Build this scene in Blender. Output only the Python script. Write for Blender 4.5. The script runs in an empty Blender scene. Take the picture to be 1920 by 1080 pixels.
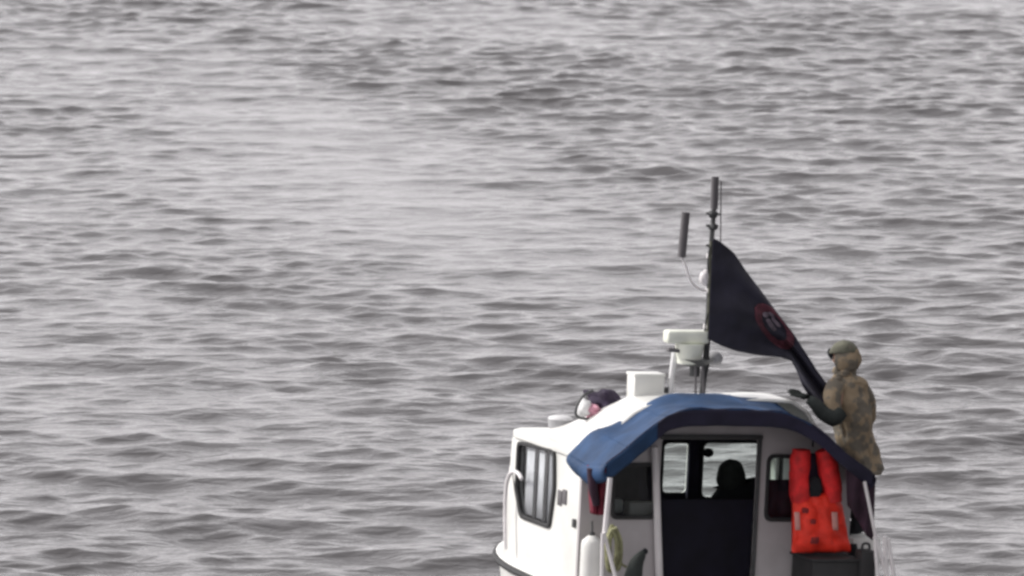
import bpy, bmesh, math, random
import numpy as np
from mathutils import Vector, Matrix, Euler
R = math.radians
sc = bpy.context.scene
C = sc.collection
random.seed(4)

# ------------------------------------------------------------ camera
FPX = 12100.0                       # focal length in pixels of the 1920 px wide photograph
DEP = R(6.3); CAMH = 10.2
cam_d = bpy.data.cameras.new('camera'); cam = bpy.data.objects.new('camera', cam_d); C.objects.link(cam)
cam_d.sensor_width = 36.0; cam_d.lens = FPX/1920*36.0
cam_d.clip_start = 1.0; cam_d.clip_end = 20000
cam.location = (0, 0, CAMH); cam.rotation_euler = (R(90)-DEP, 0, 0)
sc.camera = cam
cam_d.dof.use_dof = True; cam_d.dof.focus_distance = 72.0; cam_d.dof.aperture_fstop = 3.3

# ------------------------------------------------------------ world, sun, exposure
w = bpy.data.worlds.new('World'); sc.world = w; w.use_nodes = True
nt = w.node_tree; nt.nodes.clear()
SUN_EL, SUN_AZ = R(36), R(-78)     # azimuth measured from +Y towards +X: the sun stands to the left
def N(t, ty, **kw):
    n = t.nodes.new(ty)
    for k, v in kw.items(): setattr(n, k, v)
    return n
sky = N(nt, 'ShaderNodeTexSky', sky_type='NISHITA'); sky.sun_disc = False
sky.sun_elevation = SUN_EL; sky.sun_rotation = SUN_AZ; sky.dust_density = 4.0; sky.air_density = 1.0
tc = N(nt, 'ShaderNodeTexCoord'); mp = N(nt, 'ShaderNodeMapping'); mp.inputs['Scale'].default_value = (1.2, 1.2, 4.0)
cl = N(nt, 'ShaderNodeTexNoise'); cl.inputs['Scale'].default_value = 2.2; cl.inputs['Detail'].default_value = 5
cr = N(nt, 'ShaderNodeValToRGB')
cr.color_ramp.elements[0].position = .3; cr.color_ramp.elements[0].color = (6.9, 6.68, 6.85, 1)
cr.color_ramp.elements[1].position = .7; cr.color_ramp.elements[1].color = (11.3, 10.92, 11.15, 1)
mx = N(nt, 'ShaderNodeMix', data_type='RGBA'); mx.inputs['Factor'].default_value = .93
bg = N(nt, 'ShaderNodeBackground'); bg.inputs['Strength'].default_value = .1
out = N(nt, 'ShaderNodeOutputWorld'); L = nt.links.new
L(tc.outputs['Generated'], mp.inputs['Vector']); L(mp.outputs[0], cl.inputs['Vector']); L(cl.outputs['Fac'], cr.inputs['Fac'])
L(sky.outputs[0], mx.inputs['A']); dt = N(nt, 'ShaderNodeVectorMath', operation='DOT_PRODUCT'); dt.inputs[1].default_value = (-.86, .40, .30)   # the cloud is thinner and brighter round the sun
L(tc.outputs['Generated'], dt.inputs[0])
mr = N(nt, 'ShaderNodeMapRange'); mr.inputs['From Min'].default_value = -.7; mr.inputs['From Max'].default_value = .8; mr.inputs['To Min'].default_value = .28; mr.inputs['To Max'].default_value = 1.30
L(dt.outputs['Value'], mr.inputs['Value'])
sc2 = N(nt, 'ShaderNodeVectorMath', operation='SCALE'); L(cr.outputs[0], sc2.inputs[0]); sx = N(nt, 'ShaderNodeSeparateXYZ'); L(tc.outputs['Generated'], sx.inputs[0])   # overcast: bright towards the horizon, heavier cloud overhead
mz = N(nt, 'ShaderNodeMapRange'); mz.inputs['From Min'].default_value = .05; mz.inputs['From Max'].default_value = .75; mz.inputs['To Min'].default_value = 1.35; mz.inputs['To Max'].default_value = .62
L(sx.outputs['Z'], mz.inputs['Value']); mu = N(nt, 'ShaderNodeMath', operation='MULTIPLY'); L(mr.outputs[0], mu.inputs[0]); L(mz.outputs[0], mu.inputs[1]); L(mu.outputs[0], sc2.inputs['Scale']); L(sc2.outputs[0], mx.inputs['B']); L(mx.outputs['Result'], bg.inputs['Color']); L(bg.outputs[0], out.inputs[0])
sd = bpy.data.lights.new('sun', 'SUN'); sd.energy = 2.5; sd.angle = R(12); sd.color = (1, .97, .93)
so = bpy.data.objects.new('sun', sd); C.objects.link(so)
sv = Vector((math.sin(SUN_AZ)*math.cos(SUN_EL), math.cos(SUN_AZ)*math.cos(SUN_EL), math.sin(SUN_EL)))
so.rotation_euler = sv.to_track_quat('Z', 'Y').to_euler(); so.location = (-30, 40, 40)
sc.view_settings.view_transform = 'Standard'; sc.view_settings.look = 'None'
sc.view_settings.exposure = 0.36; sc.view_settings.gamma = 1.0
sc.render.engine = 'CYCLES'; sc.cycles.filter_width = 2.7
sc.cycles.max_bounces = 6

# ------------------------------------------------------------ materials
def mat(name, col, rough=.5, metal=0, var=.12, vscale=6, bump=0, bscale=40, col2=None, spec=.5, ramp=(.35, .65), coat=0, detail=4):
    m = bpy.data.materials.new(name); m.use_nodes = True; t = m.node_tree; p = t.nodes['Principled BSDF']
    p.inputs['Roughness'].default_value = rough; p.inputs['Metallic'].default_value = metal
    p.inputs['Specular IOR Level'].default_value = spec; p.inputs['Coat Weight'].default_value = coat
    g = N(t, 'ShaderNodeTexCoord'); n = N(t, 'ShaderNodeTexNoise'); n.inputs['Scale'].default_value = vscale; n.inputs['Detail'].default_value = detail
    r = N(t, 'ShaderNodeValToRGB'); a = [c*(1-var) for c in col]; b = col2 if col2 else [min(1, c*(1+var)) for c in col]
    r.color_ramp.elements[0].position = ramp[0]; r.color_ramp.elements[0].color = (*a, 1)
    r.color_ramp.elements[1].position = ramp[1]; r.color_ramp.elements[1].color = (*b, 1)
    t.links.new(g.outputs['Object'], n.inputs['Vector']); t.links.new(n.outputs['Fac'], r.inputs['Fac']); t.links.new(r.outputs[0], p.inputs['Base Color'])
    if bump:
        n2 = N(t, 'ShaderNodeTexNoise'); n2.inputs['Scale'].default_value = bscale; n2.inputs['Detail'].default_value = 3
        bp = N(t, 'ShaderNodeBump'); bp.inputs['Strength'].default_value = bump; bp.inputs['Distance'].default_value = .02
        t.links.new(g.outputs['Object'], n2.inputs['Vector']); t.links.new(n2.outputs['Fac'], bp.inputs['Height']); t.links.new(bp.outputs[0], p.inputs['Normal'])
    return m
M = dict(
    white=mat('white_gelcoat', (.80, .80, .77), .35, var=.09, vscale=2.2, coat=.2),
    bulk=mat('grey_bulkhead_paint', (.47, .445, .455), .5, var=.08, vscale=3),
    deck=mat('grey_deck_paint', (.42, .41, .42), .7, var=.15, vscale=8, bump=.2),
    rub=mat('black_rubber', (.03, .03, .032), .7),
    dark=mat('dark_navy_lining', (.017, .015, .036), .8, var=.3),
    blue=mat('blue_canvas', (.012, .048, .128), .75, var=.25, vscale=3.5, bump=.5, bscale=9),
    navy=mat('dark_canvas', (.014, .012, .034), .8, var=.25, vscale=3.5, bump=.5, bscale=9),  # darker tone of the canopy cloth: starboard end, most of the valance, hem
    dark_sheet=mat('dark_maroon_cloth', (.035, .014, .028), .85, var=.3, bump=.4, bscale=12),
    redcloth=mat('dark_red_cloth', (.16, .012, .03), .85, var=.35, vscale=9, bump=.4, bscale=15),
    orange=mat('orange_red_fabric', (.88, .036, .016), .6, var=.2, vscale=7, bump=.4, bscale=18),
    redstrap=mat('dark_red_fabric', (.66, .018, .020), .7, var=.3, vscale=8, bump=.4, bscale=18),
    buckle=mat('dark_red_plastic', (.20, .010, .012), .4),
    doorblue=mat("blue_black_door_paint", (.005, .0046, .012), .7, var=.3, vscale=4, spec=.25),
    refl=mat('silver_reflective_tape', (.62, .30, .27), .4),
    steel=mat('white_painted_tube', (.80, .77, .78), .35, var=.05),
    grey=mat('grey_plastic', (.115, .108, .115), .6),
    dgrey=mat('dark_grey_metal', (.06, .062, .065), .55),
    flag=mat('black_flag_cloth', (.020, .019, .034), .8, var=.3, vscale=5, bump=.3, bscale=10),
    ering=mat('faded_red_print', (.090, .022, .036), .8, var=.35, vscale=14),
    emark=mat('pale_print', (.15, .12, .15), .8, var=.35, vscale=18),
    cream=mat('cream_plastic', (.85, .87, .77), .45, var=.1),
    camo=mat('tan_camouflage_cloth', (.31, .24, .16), .9, var=.0, vscale=8.5, col2=(.17, .15, .12), bump=.5, bscale=25, ramp=(.46, .54), detail=2),
    olive=mat('olive_cloth', (.14, .14, .105), .9, var=.25, bump=.4, bscale=25),
    dgreen=mat('dark_green_cloth', (.030, .036, .034), .9, var=.25, bump=.4, bscale=25),
    skin=mat('skin', (.38, .22, .16), .5, var=.1),
    black=mat('black_cloth', (.012, .014, .018), .9, var=.3),
    purple=mat('dark_purple_cloth', (.028, .018, .042), .85, var=.3, bump=.5, bscale=14),
    pink=mat('pink_cloth', (.60, .30, .38), .8, var=.25, vscale=10),
    fadedgreen=mat('yellow_green_rope', (.33, .33, .19), .9, var=.3, vscale=20, bump=.6, bscale=50),
    blind=mat('pale_matte', (.74, .74, .75), .7, var=.1),
    grey_fill=mat('grey_matte', (.36, .36, .375), .7, var=.1),
    eye=mat('eye', (.05, .04, .035), .2),
)
def glass(name, tint, gloss=.12):
    m = bpy.data.materials.new(name); m.use_nodes = True; t = m.node_tree; t.nodes.clear()
    o = N(t, 'ShaderNodeOutputMaterial'); a = N(t, 'ShaderNodeBsdfTransparent'); a.inputs[0].default_value = (*tint, 1)
    b = N(t, 'ShaderNodeBsdfGlossy'); b.inputs['Roughness'].default_value = .08
    f = N(t, 'ShaderNodeFresnel'); f.inputs[0].default_value = 1.5
    n = N(t, 'ShaderNodeTexNoise'); n.inputs['Scale'].default_value = 5
    ad = N(t, 'ShaderNodeMath', operation='MULTIPLY_ADD'); ad.inputs[1].default_value = gloss*.3
    x = N(t, 'ShaderNodeMixShader')
    t.links.new(n.outputs['Fac'], ad.inputs[0]); t.links.new(f.outputs[0], ad.inputs[2])
    ge = N(t, 'ShaderNodeNewGeometry'); iv = N(t, 'ShaderNodeMath', operation='SUBTRACT'); iv.inputs[0].default_value = 1; t.links.new(ge.outputs['Backfacing'], iv.inputs[1])
    ml = N(t, 'ShaderNodeMath', operation='MULTIPLY'); t.links.new(ad.outputs[0], ml.inputs[0]); t.links.new(iv.outputs[0], ml.inputs[1])
    t.links.new(ml.outputs[0], x.inputs[0]); t.links.new(a.outputs[0], x.inputs[1]); t.links.new(b.outputs[0], x.inputs[2]); t.links.new(x.outputs[0], o.inputs[0])
    return m
M['glass'] = glass('tinted_glass', (.93, .97, .95)); M['glass_s'] = glass('side_glass', (.93, .94, .95), .02)

# ------------------------------------------------------------ frame of the boat
ORG = Vector((1.84, 60.0, 0)); YAW = R(21); ROLL = R(3.0)
BM = Matrix.Translation(ORG) @ Matrix.Rotation(YAW, 4, 'Z') @ Matrix.Rotation(ROLL, 4, 'Y')
BI = BM.inverted()
def pt(px, py, ax, c):
    """point of the boat's own frame where the sight line of a photo pixel meets the plane ax = c"""
    d = Vector((1, 0, 0))*((px-960)/FPX) + Vector((0, math.sin(DEP), math.cos(DEP)))*((540-py)/FPX) + Vector((0, math.cos(DEP), -math.sin(DEP)))
    o = BI @ Vector((0, 0, CAMH)); d = BI.to_3x3() @ d
    i = 'xyz'.index(ax); t = (c-o[i])/d[i]
    return o + d*t

# ------------------------------------------------------------ mesh helpers (all shapes in the boat's frame)
class MB:
    def __init__(s): s.bm = bmesh.new()
    def box(s, lo, hi, bev=0, rot=None, seg=2):
        c = (Vector(lo)+Vector(hi))/2; d = Vector(hi)-Vector(lo)
        b = bmesh.new(); bmesh.ops.create_cube(b, size=1, matrix=Matrix.Diagonal((*[abs(v) for v in d], 1)))
        if bev: bmesh.ops.bevel(b, geom=list(b.edges), offset=bev, segments=seg, affect='EDGES', profile=.5)
        m = Matrix.Translation(c)
        if rot: m = m @ Euler(rot).to_matrix().to_4x4()
        bmesh.ops.transform(b, matrix=m, verts=b.verts); s.join(b); return s
    def join(s, b):
        me = bpy.data.meshes.new('t'); b.to_mesh(me); b.free(); s.bm.from_mesh(me); bpy.data.meshes.remove(me)
    def tube(s, pts, r, n=10, smooth=True):
        pts = [Vector(p) for p in pts]
        if smooth and len(pts) > 2:
            q = []
            for i in range(len(pts)-1):
                p0 = pts[max(i-1, 0)]; p1 = pts[i]; p2 = pts[i+1]; p3 = pts[min(i+2, len(pts)-1)]
                for k in range(5):
                    t = k/5; q.append(.5*((2*p1)+(p2-p0)*t+(2*p0-5*p1+4*p2-p3)*t*t+(3*p1-p0-3*p2+p3)*t**3))
            q.append(pts[-1]); 
            if not isinstance(r, (int, float)):
                rr = []; m = len(pts)-1
                for i in range(m):
                    for k in range(5): rr.append(r[i]+(r[i+1]-r[i])*k/5)
                rr.append(r[-1]); r = rr
            pts = q
        rs = [r]*len(pts) if isinstance(r, (int, float)) else r
        rings = []; up = None
        for i, p in enumerate(pts):
            d = (pts[min(i+1, len(pts)-1)]-pts[max(i-1, 0)]).normalized()
            if up is None: up = d.orthogonal().normalized()
            up = (up-d*up.dot(d)).normalized(); v = d.cross(up)
            rings.append([s.bm.verts.new(p+(up*math.cos(a)+v*math.sin(a))*rs[i]) for a in [2*math.pi*k/n for k in range(n)]])
        for i in range(len(rings)-1):
            for k in range(n): s.bm.faces.new((rings[i][k], rings[i][(k+1) % n], rings[i+1][(k+1) % n], rings[i+1][k]))
        s.bm.faces.new(rings[0][::-1]); s.bm.faces.new(rings[-1]); return s
    def ell(s, c, rad, rot=None, lump=0, seg=20, seed=0):
        b = bmesh.new(); bmesh.ops.create_uvsphere(b, u_segments=seg, v_segments=seg*3//4, radius=1)
        from mathutils import noise
        for v in b.verts:
            k = 1+lump*noise.noise(v.co*1.7+Vector((seed, 0, 0)))
            v.co = Vector((v.co.x*rad[0], v.co.y*rad[1], v.co.z*rad[2]))*k
        m = Matrix.Translation(Vector(c))
        if rot: m = m @ Euler(rot).to_matrix().to_4x4()
        bmesh.ops.transform(b, matrix=m, verts=b.verts); s.join(b); return s
    def grid(s, f, nu, nv, th=0):
        g = [[s.bm.verts.new(f(i/nu, j/nv)) for j in range(nv+1)] for i in range(nu+1)]
        for i in range(nu):
            for j in range(nv): s.bm.faces.new((g[i][j], g[i+1][j], g[i+1][j+1], g[i][j+1]))
        s.th = th; return s
def link(name, me, m, parent, T, smooth=True, label=None):
    o = bpy.data.objects.new(name, me); C.objects.link(o)
    if m: me.materials.clear(); me.materials.append(m)
    if smooth:
        me.shade_smooth()
        try: me.set_sharp_from_angle(angle=R(38))
        except Exception: pass
    o.parent = parent
    if parent is None: o.matrix_world = T
    if label: o['label'] = label
    return o
BASE = {}
def thing(name, label, cat, base, group=None):
    o = bpy.data.objects.new(name, None); C.objects.link(o); base = Vector(base)
    o.matrix_world = BM @ Matrix.Translation(base); o.empty_display_size = .2
    BASE[o.name] = base; o['label'] = label; o['category'] = cat
    if group: o['group'] = group
    return o
def root(o):
    while o.parent: o = o.parent
    return o
def part(name, mb, m, parent, label=None, solid=0, smooth=True):
    b = BASE[root(parent).name]
    bmesh.ops.recalc_face_normals(mb.bm, faces=mb.bm.faces)
    bmesh.ops.translate(mb.bm, verts=mb.bm.verts, vec=-b)
    me = bpy.data.meshes.new(name); mb.bm.to_mesh(me); mb.bm.free()
    o = link(name, me, m, parent, None, smooth, label)
    th = solid or getattr(mb, 'th', 0)
    if th: q = o.modifiers.new('solid', 'SOLIDIFY'); q.thickness = th; q.offset = 0
    return o
def rpoly(pts, r=.03, n=5):
    out = []; k = len(pts)
    for i in range(k):
        p = Vector(pts[i]); a = Vector(pts[i-1])-p; b = Vector(pts[(i+1) % k])-p
        rr = min(r, a.length*.45, b.length*.45); a = p+a.normalized()*rr; b = p+b.normalized()*rr
        for j in range(n+1):
            t = j/n; out.append(a*(1-t)**2+p*2*t*(1-t)+b*t*t)
    return out
def panel(outline, holes, th, ax, c, bev=.004):
    """flat board with holes; 2-D points are the two axes other than ax"""
    cu = bpy.data.curves.new('t', 'CURVE'); cu.dimensions = '2D'; cu.fill_mode = 'BOTH'; cu.extrude = th/2; cu.bevel_depth = bev; cu.offset = -bev
    for pl in [outline]+list(holes):
        sp = cu.splines.new('POLY'); sp.points.add(len(pl)-1)
        for i, p in enumerate(pl): sp.points[i].co = (p[0], p[1], 0, 1)
        sp.use_cyclic_u = True
    o = bpy.data.objects.new('t', cu); C.objects.link(o); dg = bpy.context.evaluated_depsgraph_get(); dg.update()
    me = bpy.data.meshes.new_from_object(o.evaluated_get(dg))
    mb = MB(); mb.bm.from_mesh(me); bpy.data.objects.remove(o); bpy.data.meshes.remove(me)
    for v in mb.bm.verts:
        a, b, d = v.co
        v.co = (c+d, a, b) if ax == 'x' else (a, c+d, b) if ax == 'y' else (a, b, c+d)
    bmesh.ops.remove_doubles(mb.bm, verts=mb.bm.verts, dist=1e-5)
    return mb
def p2(px, py, ax, c):
    v = pt(px, py, ax, c)
    return (v.y, v.z) if ax == 'x' else (v.x, v.z) if ax == 'y' else (v.x, v.y)
def inset(pl, d):
    n = len(pl); c = sum((Vector(p) for p in pl), Vector((0, 0)))/n; o = []
    for p in pl:
        v = Vector(p)-c; l = v.length; o.append(c+v*((l+d)/l))
    return o
def skin(name, J, E, m, parent, rootj, label=None, sub=2):
    b = BASE[root(parent).name]; names = list(J)
    me = bpy.data.meshes.new(name); me.from_pydata([Vector(J[k][0])-b for k in names], [(names.index(a), names.index(c)) for a, c in E], [])
    o = bpy.data.objects.new(name, me); C.objects.link(o); o.parent = parent
    sk = o.modifiers.new('skin', 'SKIN'); sk.use_smooth_shade = True
    sv_ = me.skin_vertices[0].data
    for i, k in enumerate(names):
        r = J[k][1]; sv_[i].radius = (r, r) if isinstance(r, (int, float)) else r
        sv_[i].use_root = (k == rootj)
    q = o.modifiers.new('sub', 'SUBSURF'); q.levels = sub; q.render_levels = sub
    me.materials.append(m)
    if label: o['label'] = label
    return o

# ------------------------------------------------------------ water
def water():
    def axis(lo, hi, step, far_lo, far_hi, g=1.09):
        a = list(np.arange(lo, hi+1e-6, step)); d = step
        while a[-1] < far_hi: d *= g; a.append(a[-1]+d)
        b = []; d = step; p = lo
        while p > far_lo: d *= g; p -= d; b.append(p)
        return np.array(b[::-1]+a)
    X = axis(-15, 17, .065, -4000, 4000, 1.12); Y = axis(58, 162, .06, -300, 9000, 1.12)
    dx = np.gradient(X)[None, :]; dy = np.gradient(Y)[:, None]; sp = np.maximum(dx, dy)
    xx, yy = np.meshgrid(X, Y); xx = xx.astype(np.float32); yy = yy.astype(np.float32)
    H = np.zeros_like(xx); DX = np.zeros_like(xx); DY = np.zeros_like(xx)
    rs = np.random.RandomState(11)
    # gust patches: the ripples are steeper in some places than in others
    gust = np.zeros_like(xx)
    for i in range(10):
        a = rs.uniform(0, 2*math.pi); l = rs.uniform(9, 30)
        gust += np.sin(2*math.pi*(xx*math.cos(a)*1.0+yy*math.sin(a)*.45)/l+rs.uniform(0, 6.28))
    gust = 1+.085*gust
    band = np.exp(-(((yy-(107-3.6*(xx+1.8)))/14)**2)-((xx+2.2)/5.0)**2)      # a calmer slick lying across the water
    gust = gust*(1-.70*band)*(1+.15*np.clip((yy-118)/22, 0, 1))*(1+.12*np.clip((82-yy)/14, 0, 1)); gust = np.clip(gust, .26, 1.22)
    n = 150
    for i in range(n):
        u = (i+rs.uniform(0, 1))/n
        lam = .33*(4.4/.33)**(u**1.05)
        k = 2*math.pi/lam
        ang = rs.normal(0, .58)+R(-90-8); kx, ky = math.cos(ang), math.sin(ang)
        slope = .0182*(1.0 if lam < 1.3 else (1.3/lam)**.7)
        amp = slope/k
        ph = (k*(kx*xx+ky*yy)+rs.uniform(0, 6.28)).astype(np.float32)
        fade = np.clip((lam/sp-2.5)/3, 0, 1)
        s_, c_ = np.sin(ph), np.cos(ph)
        gg = gust if lam < 2.2 else .5+.5*gust
        H += amp*c_*fade*gg; q = 1.25*amp
        DX -= q*kx*s_*fade*gg; DY -= q*ky*s_*fade*gg
    nx, ny = len(X), len(Y)
    co = np.stack([xx+DX, yy+DY, H], -1).reshape(-1, 3).astype(np.float32)
    idx = np.arange(nx*ny).reshape(ny, nx)
    q = np.stack([idx[:-1, :-1], idx[:-1, 1:], idx[1:, 1:], idx[1:, :-1]], -1).reshape(-1, 4).astype(np.int32)
    me = bpy.data.meshes.new('water'); me.vertices.add(len(co)); me.vertices.foreach_set('co', co.ravel())
    me.loops.add(q.size); me.loops.foreach_set('vertex_index', q.ravel())
    me.polygons.add(len(q)); me.polygons.foreach_set('loop_start', np.arange(0, q.size, 4, dtype=np.int32))
    me.update(calc_edges=True); me.shade_smooth()
    m = bpy.data.materials.new('rippled_water'); m.use_nodes = True; t = m.node_tree; p = t.nodes['Principled BSDF']
    p.inputs['Base Color'].default_value = (.072, .068, .070, 1); p.inputs['Roughness'].default_value = .16; p.inputs['IOR'].default_value = 1.36
    g = N(t, 'ShaderNodeNewGeometry'); mp = N(t, 'ShaderNodeMapping'); mp.inputs['Scale'].default_value = (1.0, 2.0, 1)
    t.links.new(g.outputs['Position'], mp.inputs[0])
    n1 = N(t, 'ShaderNodeTexNoise'); n1.inputs['Scale'].default_value = 2.6; n1.inputs['Detail'].default_value = 4; n1.inputs['Distortion'].default_value = .4
    b1 = N(t, 'ShaderNodeBump'); b1.inputs['Strength'].default_value = .32; b1.inputs['Distance'].default_value = .12
    t.links.new(mp.outputs[0], n1.inputs['Vector']); t.links.new(n1.outputs['Fac'], b1.inputs['Height']); t.links.new(b1.outputs[0], p.inputs['Normal'])
    o = bpy.data.objects.new('water', me); C.objects.link(o); me.materials.append(m); o['kind'] = 'structure'
water()

# ------------------------------------------------------------ the boat
boat = thing('motorboat', 'white cabin motorboat with a blue arched canopy over its stern and an antenna mast', 'boat', (0, 0, 0))
BL = 3.8
def hb(y): return 1.42*(1 - (max(0, y-.2)/(BL-.2))**4) if y < BL else 0
def sheer(y): return .74+.012*max(0, y)+.010*max(0, y-1.5)**2
def hull():
    mb = MB(); ys = [-2.5+.25*i for i in range(25)]+[3.6, 3.7, 3.76, BL-.01]
    rings = []
    for y in ys:
        b = max(hb(y), .01); s = sheer(y); kz = -.35+.09*max(0, y-2)**1.3
        r = [(0, kz), (b*.45, kz+.08), (b*.86, .02+.06*max(0, y-2)), (b*.95, .3), (b, s-.12), (b+.035, s-.10), (b+.035, s-.02), (b+.005, s), (max(b-.10, 0), s), (max(b-.12, 0), s-.06)]
        rings.append([mb.bm.verts.new((sx*x, y, z)) for sx in (1,) for x, z in r]+[mb.bm.verts.new((-x, y, z)) for x, z in r])
    k = len(r)
    for a, b in zip(rings, rings[1:]):
        for j in range(k-1):
            mb.bm.faces.new((a[j], a[j+1], b[j+1], b[j])); mb.bm.faces.new((a[k+j+1], a[k+j], b[k+j], b[k+j+1]))
    mb.bm.faces.new(rings[0][:k-2]+rings[0][k:2*k-2][::-1])
    bmesh.ops.remove_doubles(mb.bm, verts=mb.bm.verts, dist=1e-4)
    return part('hull', mb, M['white'], boat)
hull()
mb = MB()
for s in (-1, 1):
    mb.tube([(s*(hb(y)+.035), y, sheer(y)-.06) for y in [-2.45+.3*i for i in range(20)]+[3.4, 3.55, 3.68, 3.76, 3.79]], .035, 8)
part('rubbing_strake', mb, M['rub'], boat)
mb = MB()      # side decks and foredeck round the wheelhouse
f = lambda y: max(hb(y)-.11, .01)
ys = [0.02+.18*i for i in range(21)]+[3.7, 3.76]
v = [[mb.bm.verts.new((s*f(y), y, sheer(y)-.03)) for s in (-1, 1)] for y in ys]
for a, b in zip(v, v[1:]): mb.bm.faces.new((a[0], a[1], b[1], b[0]))
part('deck', mb, M['deck'], boat, solid=.02)
mb = MB(); mb.box((-1.31, -2.45, .26), (1.31, -.02, .30)); part('cockpit_floor', mb, M['deck'], boat)
mb = MB()
for s in (-1, 1): mb.box((s*1.31-.015, -2.44, .28), (s*1.31+.015, -.03, .70))
mb.box((-1.30, -2.47, .28), (1.30, -2.44, .70)); part('cockpit_side', mb, M['white'], boat)
WX = 1.34; WF = 1.86
# port and starboard walls of the wheelhouse
def wall_side(s):
    x = s*WX
    if s < 0:
        win = [p2(979, 830, 'x', x), p2(1046, 846, 'x', x), p2(1046, 915, 'x', x), p2(1036, 988, 'x', x), p2(983, 968, 'x', x), p2(975, 915, 'x', x)]
    mir = win if s < 0 else WIN
    pl = rpoly(mir, .07)
    wb = MB()
    o = part('side_wall', panel([(.02, .74), (WF+.10, .76), (WF-.02, 1.93), (.02, 1.93)], [pl], .04, 'x', x), M['white'], boat)
    fr = part('window', panel(inset(pl, .025), [inset(pl, -.025)], .03, 'x', x+s*.03, .006), M['rub'], boat)
    gl = panel(inset(pl, .0), [], .006, 'x', x+s*.015, .001); part('pane', gl, M['glass_s'], fr)
    ys = [p[0] for p in mir]; zs = [p[1] for p in mir]; y0, y1, z0, z1 = min(ys), max(ys), min(zs), max(zs); w_ = y1-y0
    b = MB()
    for a in (.31, .58): b.box((min(x, x+s*.012), y0+w_*a-.04, z0+.02), (max(x, x+s*.012), y0+w_*a+.04, z1-.02), .004)
    part('sliding_frame', b, M['rub'], fr)
    for a, c, mm in ((.60, .86, 'blind'), (.34, .56, 'blind'), (.02, .29, 'grey_fill')):  # light through the panes is put into these added strips' pale colour
        b = MB(); b.grid(lambda u, v: Vector((x-s*(.006+.004*math.sin(u*22)), y0+w_*(a+(c-a)*u), z0+.03+(z1-z0-.06)*v)), 16, 2, .004)
        part('blind', b, M[mm], fr)
    return mir
WIN = wall_side(-1); wall_side(1)
# vents and latch on the port wall
for a, b_ in (((1052, 918), (1058, 949)), ((1061, 917), (1067, 947))):
    q = [p2(*a, 'x', -WX), p2(*b_, 'x', -WX)]; mb = MB()
    mb.box((-WX-.035, q[1][0], q[1][1]), (-WX-.02, q[0][0], q[0][1]), .004); part('vent', mb, M['grey'], boat)
mb = MB(); q = p2(1083, 981, 'x', -WX); mb.box((-WX-.05, q[0]-.03, q[1]-.04), (-WX-.02, q[0]+.03, q[1]+.04), .008); part('latch', mb, M['dgrey'], boat)
# front wall with the windscreen
def pr(x0, y0, x1, y1, ax, c, r=.04):
    a = p2(x0, y0, ax, c); b = p2(x1, y1, ax, c); cx = p2((x0+x1)/2, (y0+y1)/2, ax, c)
    return rpoly([(a[0], a[1]), (b[0], a[1]), (b[0], b[1]), (a[0], b[1])], r)
wins = [pr(1243, 829, 1287, 924, 'y', WF, .05), pr(1317, 829, 1419, 932, 'y', WF, .06), pr(1444, 858, 1470, 897, 'y', WF, .03)]
xw = wins[0][0][0]
zt = max(p[1] for p in wins[1]); zb = min(p[1] for p in wins[1])
wins += [rpoly([(-.98, zt), (-.50, zt), (-.50, zb), (-.98, zb)], .05), rpoly([(-.40, zt), (-.10, zt), (-.10, zb), (-.40, zb)], .05)]
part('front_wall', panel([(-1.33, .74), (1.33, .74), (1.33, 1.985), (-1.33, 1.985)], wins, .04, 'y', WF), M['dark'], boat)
mb = panel([(-1.33, .74), (1.33, .74), (1.33, 1.92), (-1.33, 1.92)], wins, .015, 'y', WF+.03); part('front_cladding', mb, M['white'], boat)
for wpl in wins:
    fr = part('window', panel(inset(wpl, .018), [inset(wpl, -.008)], .02, 'y', WF-.032, .004), M['rub'], boat)
    part('pane', panel(wpl, [], .006, 'y', WF, .001), M['glass'], fr)
mb = MB(); mb.grid(lambda u, v: Vector((-1.04+.99*u, WF-.06+.012*math.sin(u*30), zb-.06+(zt-zb+.1)*v)), 30, 3, .006); part('dark_sheet', mb, M['black'], boat)  # dark sheet added to block the bright view through the port front windows
# dark lining inside
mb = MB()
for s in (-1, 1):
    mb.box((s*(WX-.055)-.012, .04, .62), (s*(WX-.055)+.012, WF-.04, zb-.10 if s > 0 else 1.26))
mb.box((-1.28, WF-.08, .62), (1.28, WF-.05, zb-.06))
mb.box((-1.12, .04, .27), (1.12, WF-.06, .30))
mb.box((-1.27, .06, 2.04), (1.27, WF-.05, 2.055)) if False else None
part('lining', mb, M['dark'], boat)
# aft bulkhead with doorway and two windows
dl = p2(1240, 821, 'y', 0); dr = p2(1422, 821, 'y', 0)
door = rpoly([(dl[0], .34), (dl[0], dl[1]), (dr[0], dl[1]), (dr[0], .34)], .05)
wl = pr(1152, 872, 1222, 968, 'y', 0, .05); wr = pr(1440, 856, 1520, 972, 'y', 0, .07)
for pl_ in (wl, wr): pass
top = [p2(x, y, 'y', 0) for x, y in ((1230, 797), (1460, 793))]
out_ = [(-1.38, .31), (1.38, .31), (1.38, 1.90), (1.12, 2.06), (.74, 2.33), (.45, 2.43), (-.62, 2.43), (-.85, 2.33), (-1.2, 2.06), (-1.38, 1.93)]
part('aft_bulkhead', panel(out_, [door, wl, wr], .04, 'y', 0), M['bulk'], boat)
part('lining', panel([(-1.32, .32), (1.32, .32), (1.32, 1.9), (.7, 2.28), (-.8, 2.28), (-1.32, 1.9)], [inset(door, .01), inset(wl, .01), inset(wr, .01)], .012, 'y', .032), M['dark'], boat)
for wpl in (wl, wr):
    fr = part('window', panel(inset(wpl, .03), [inset(wpl, -.012)], .025, 'y', -.025, .006), M['rub'], boat)
    part('pane', panel(wpl, [], .006, 'y', -.004, .001), M['glass'], fr)
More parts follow.
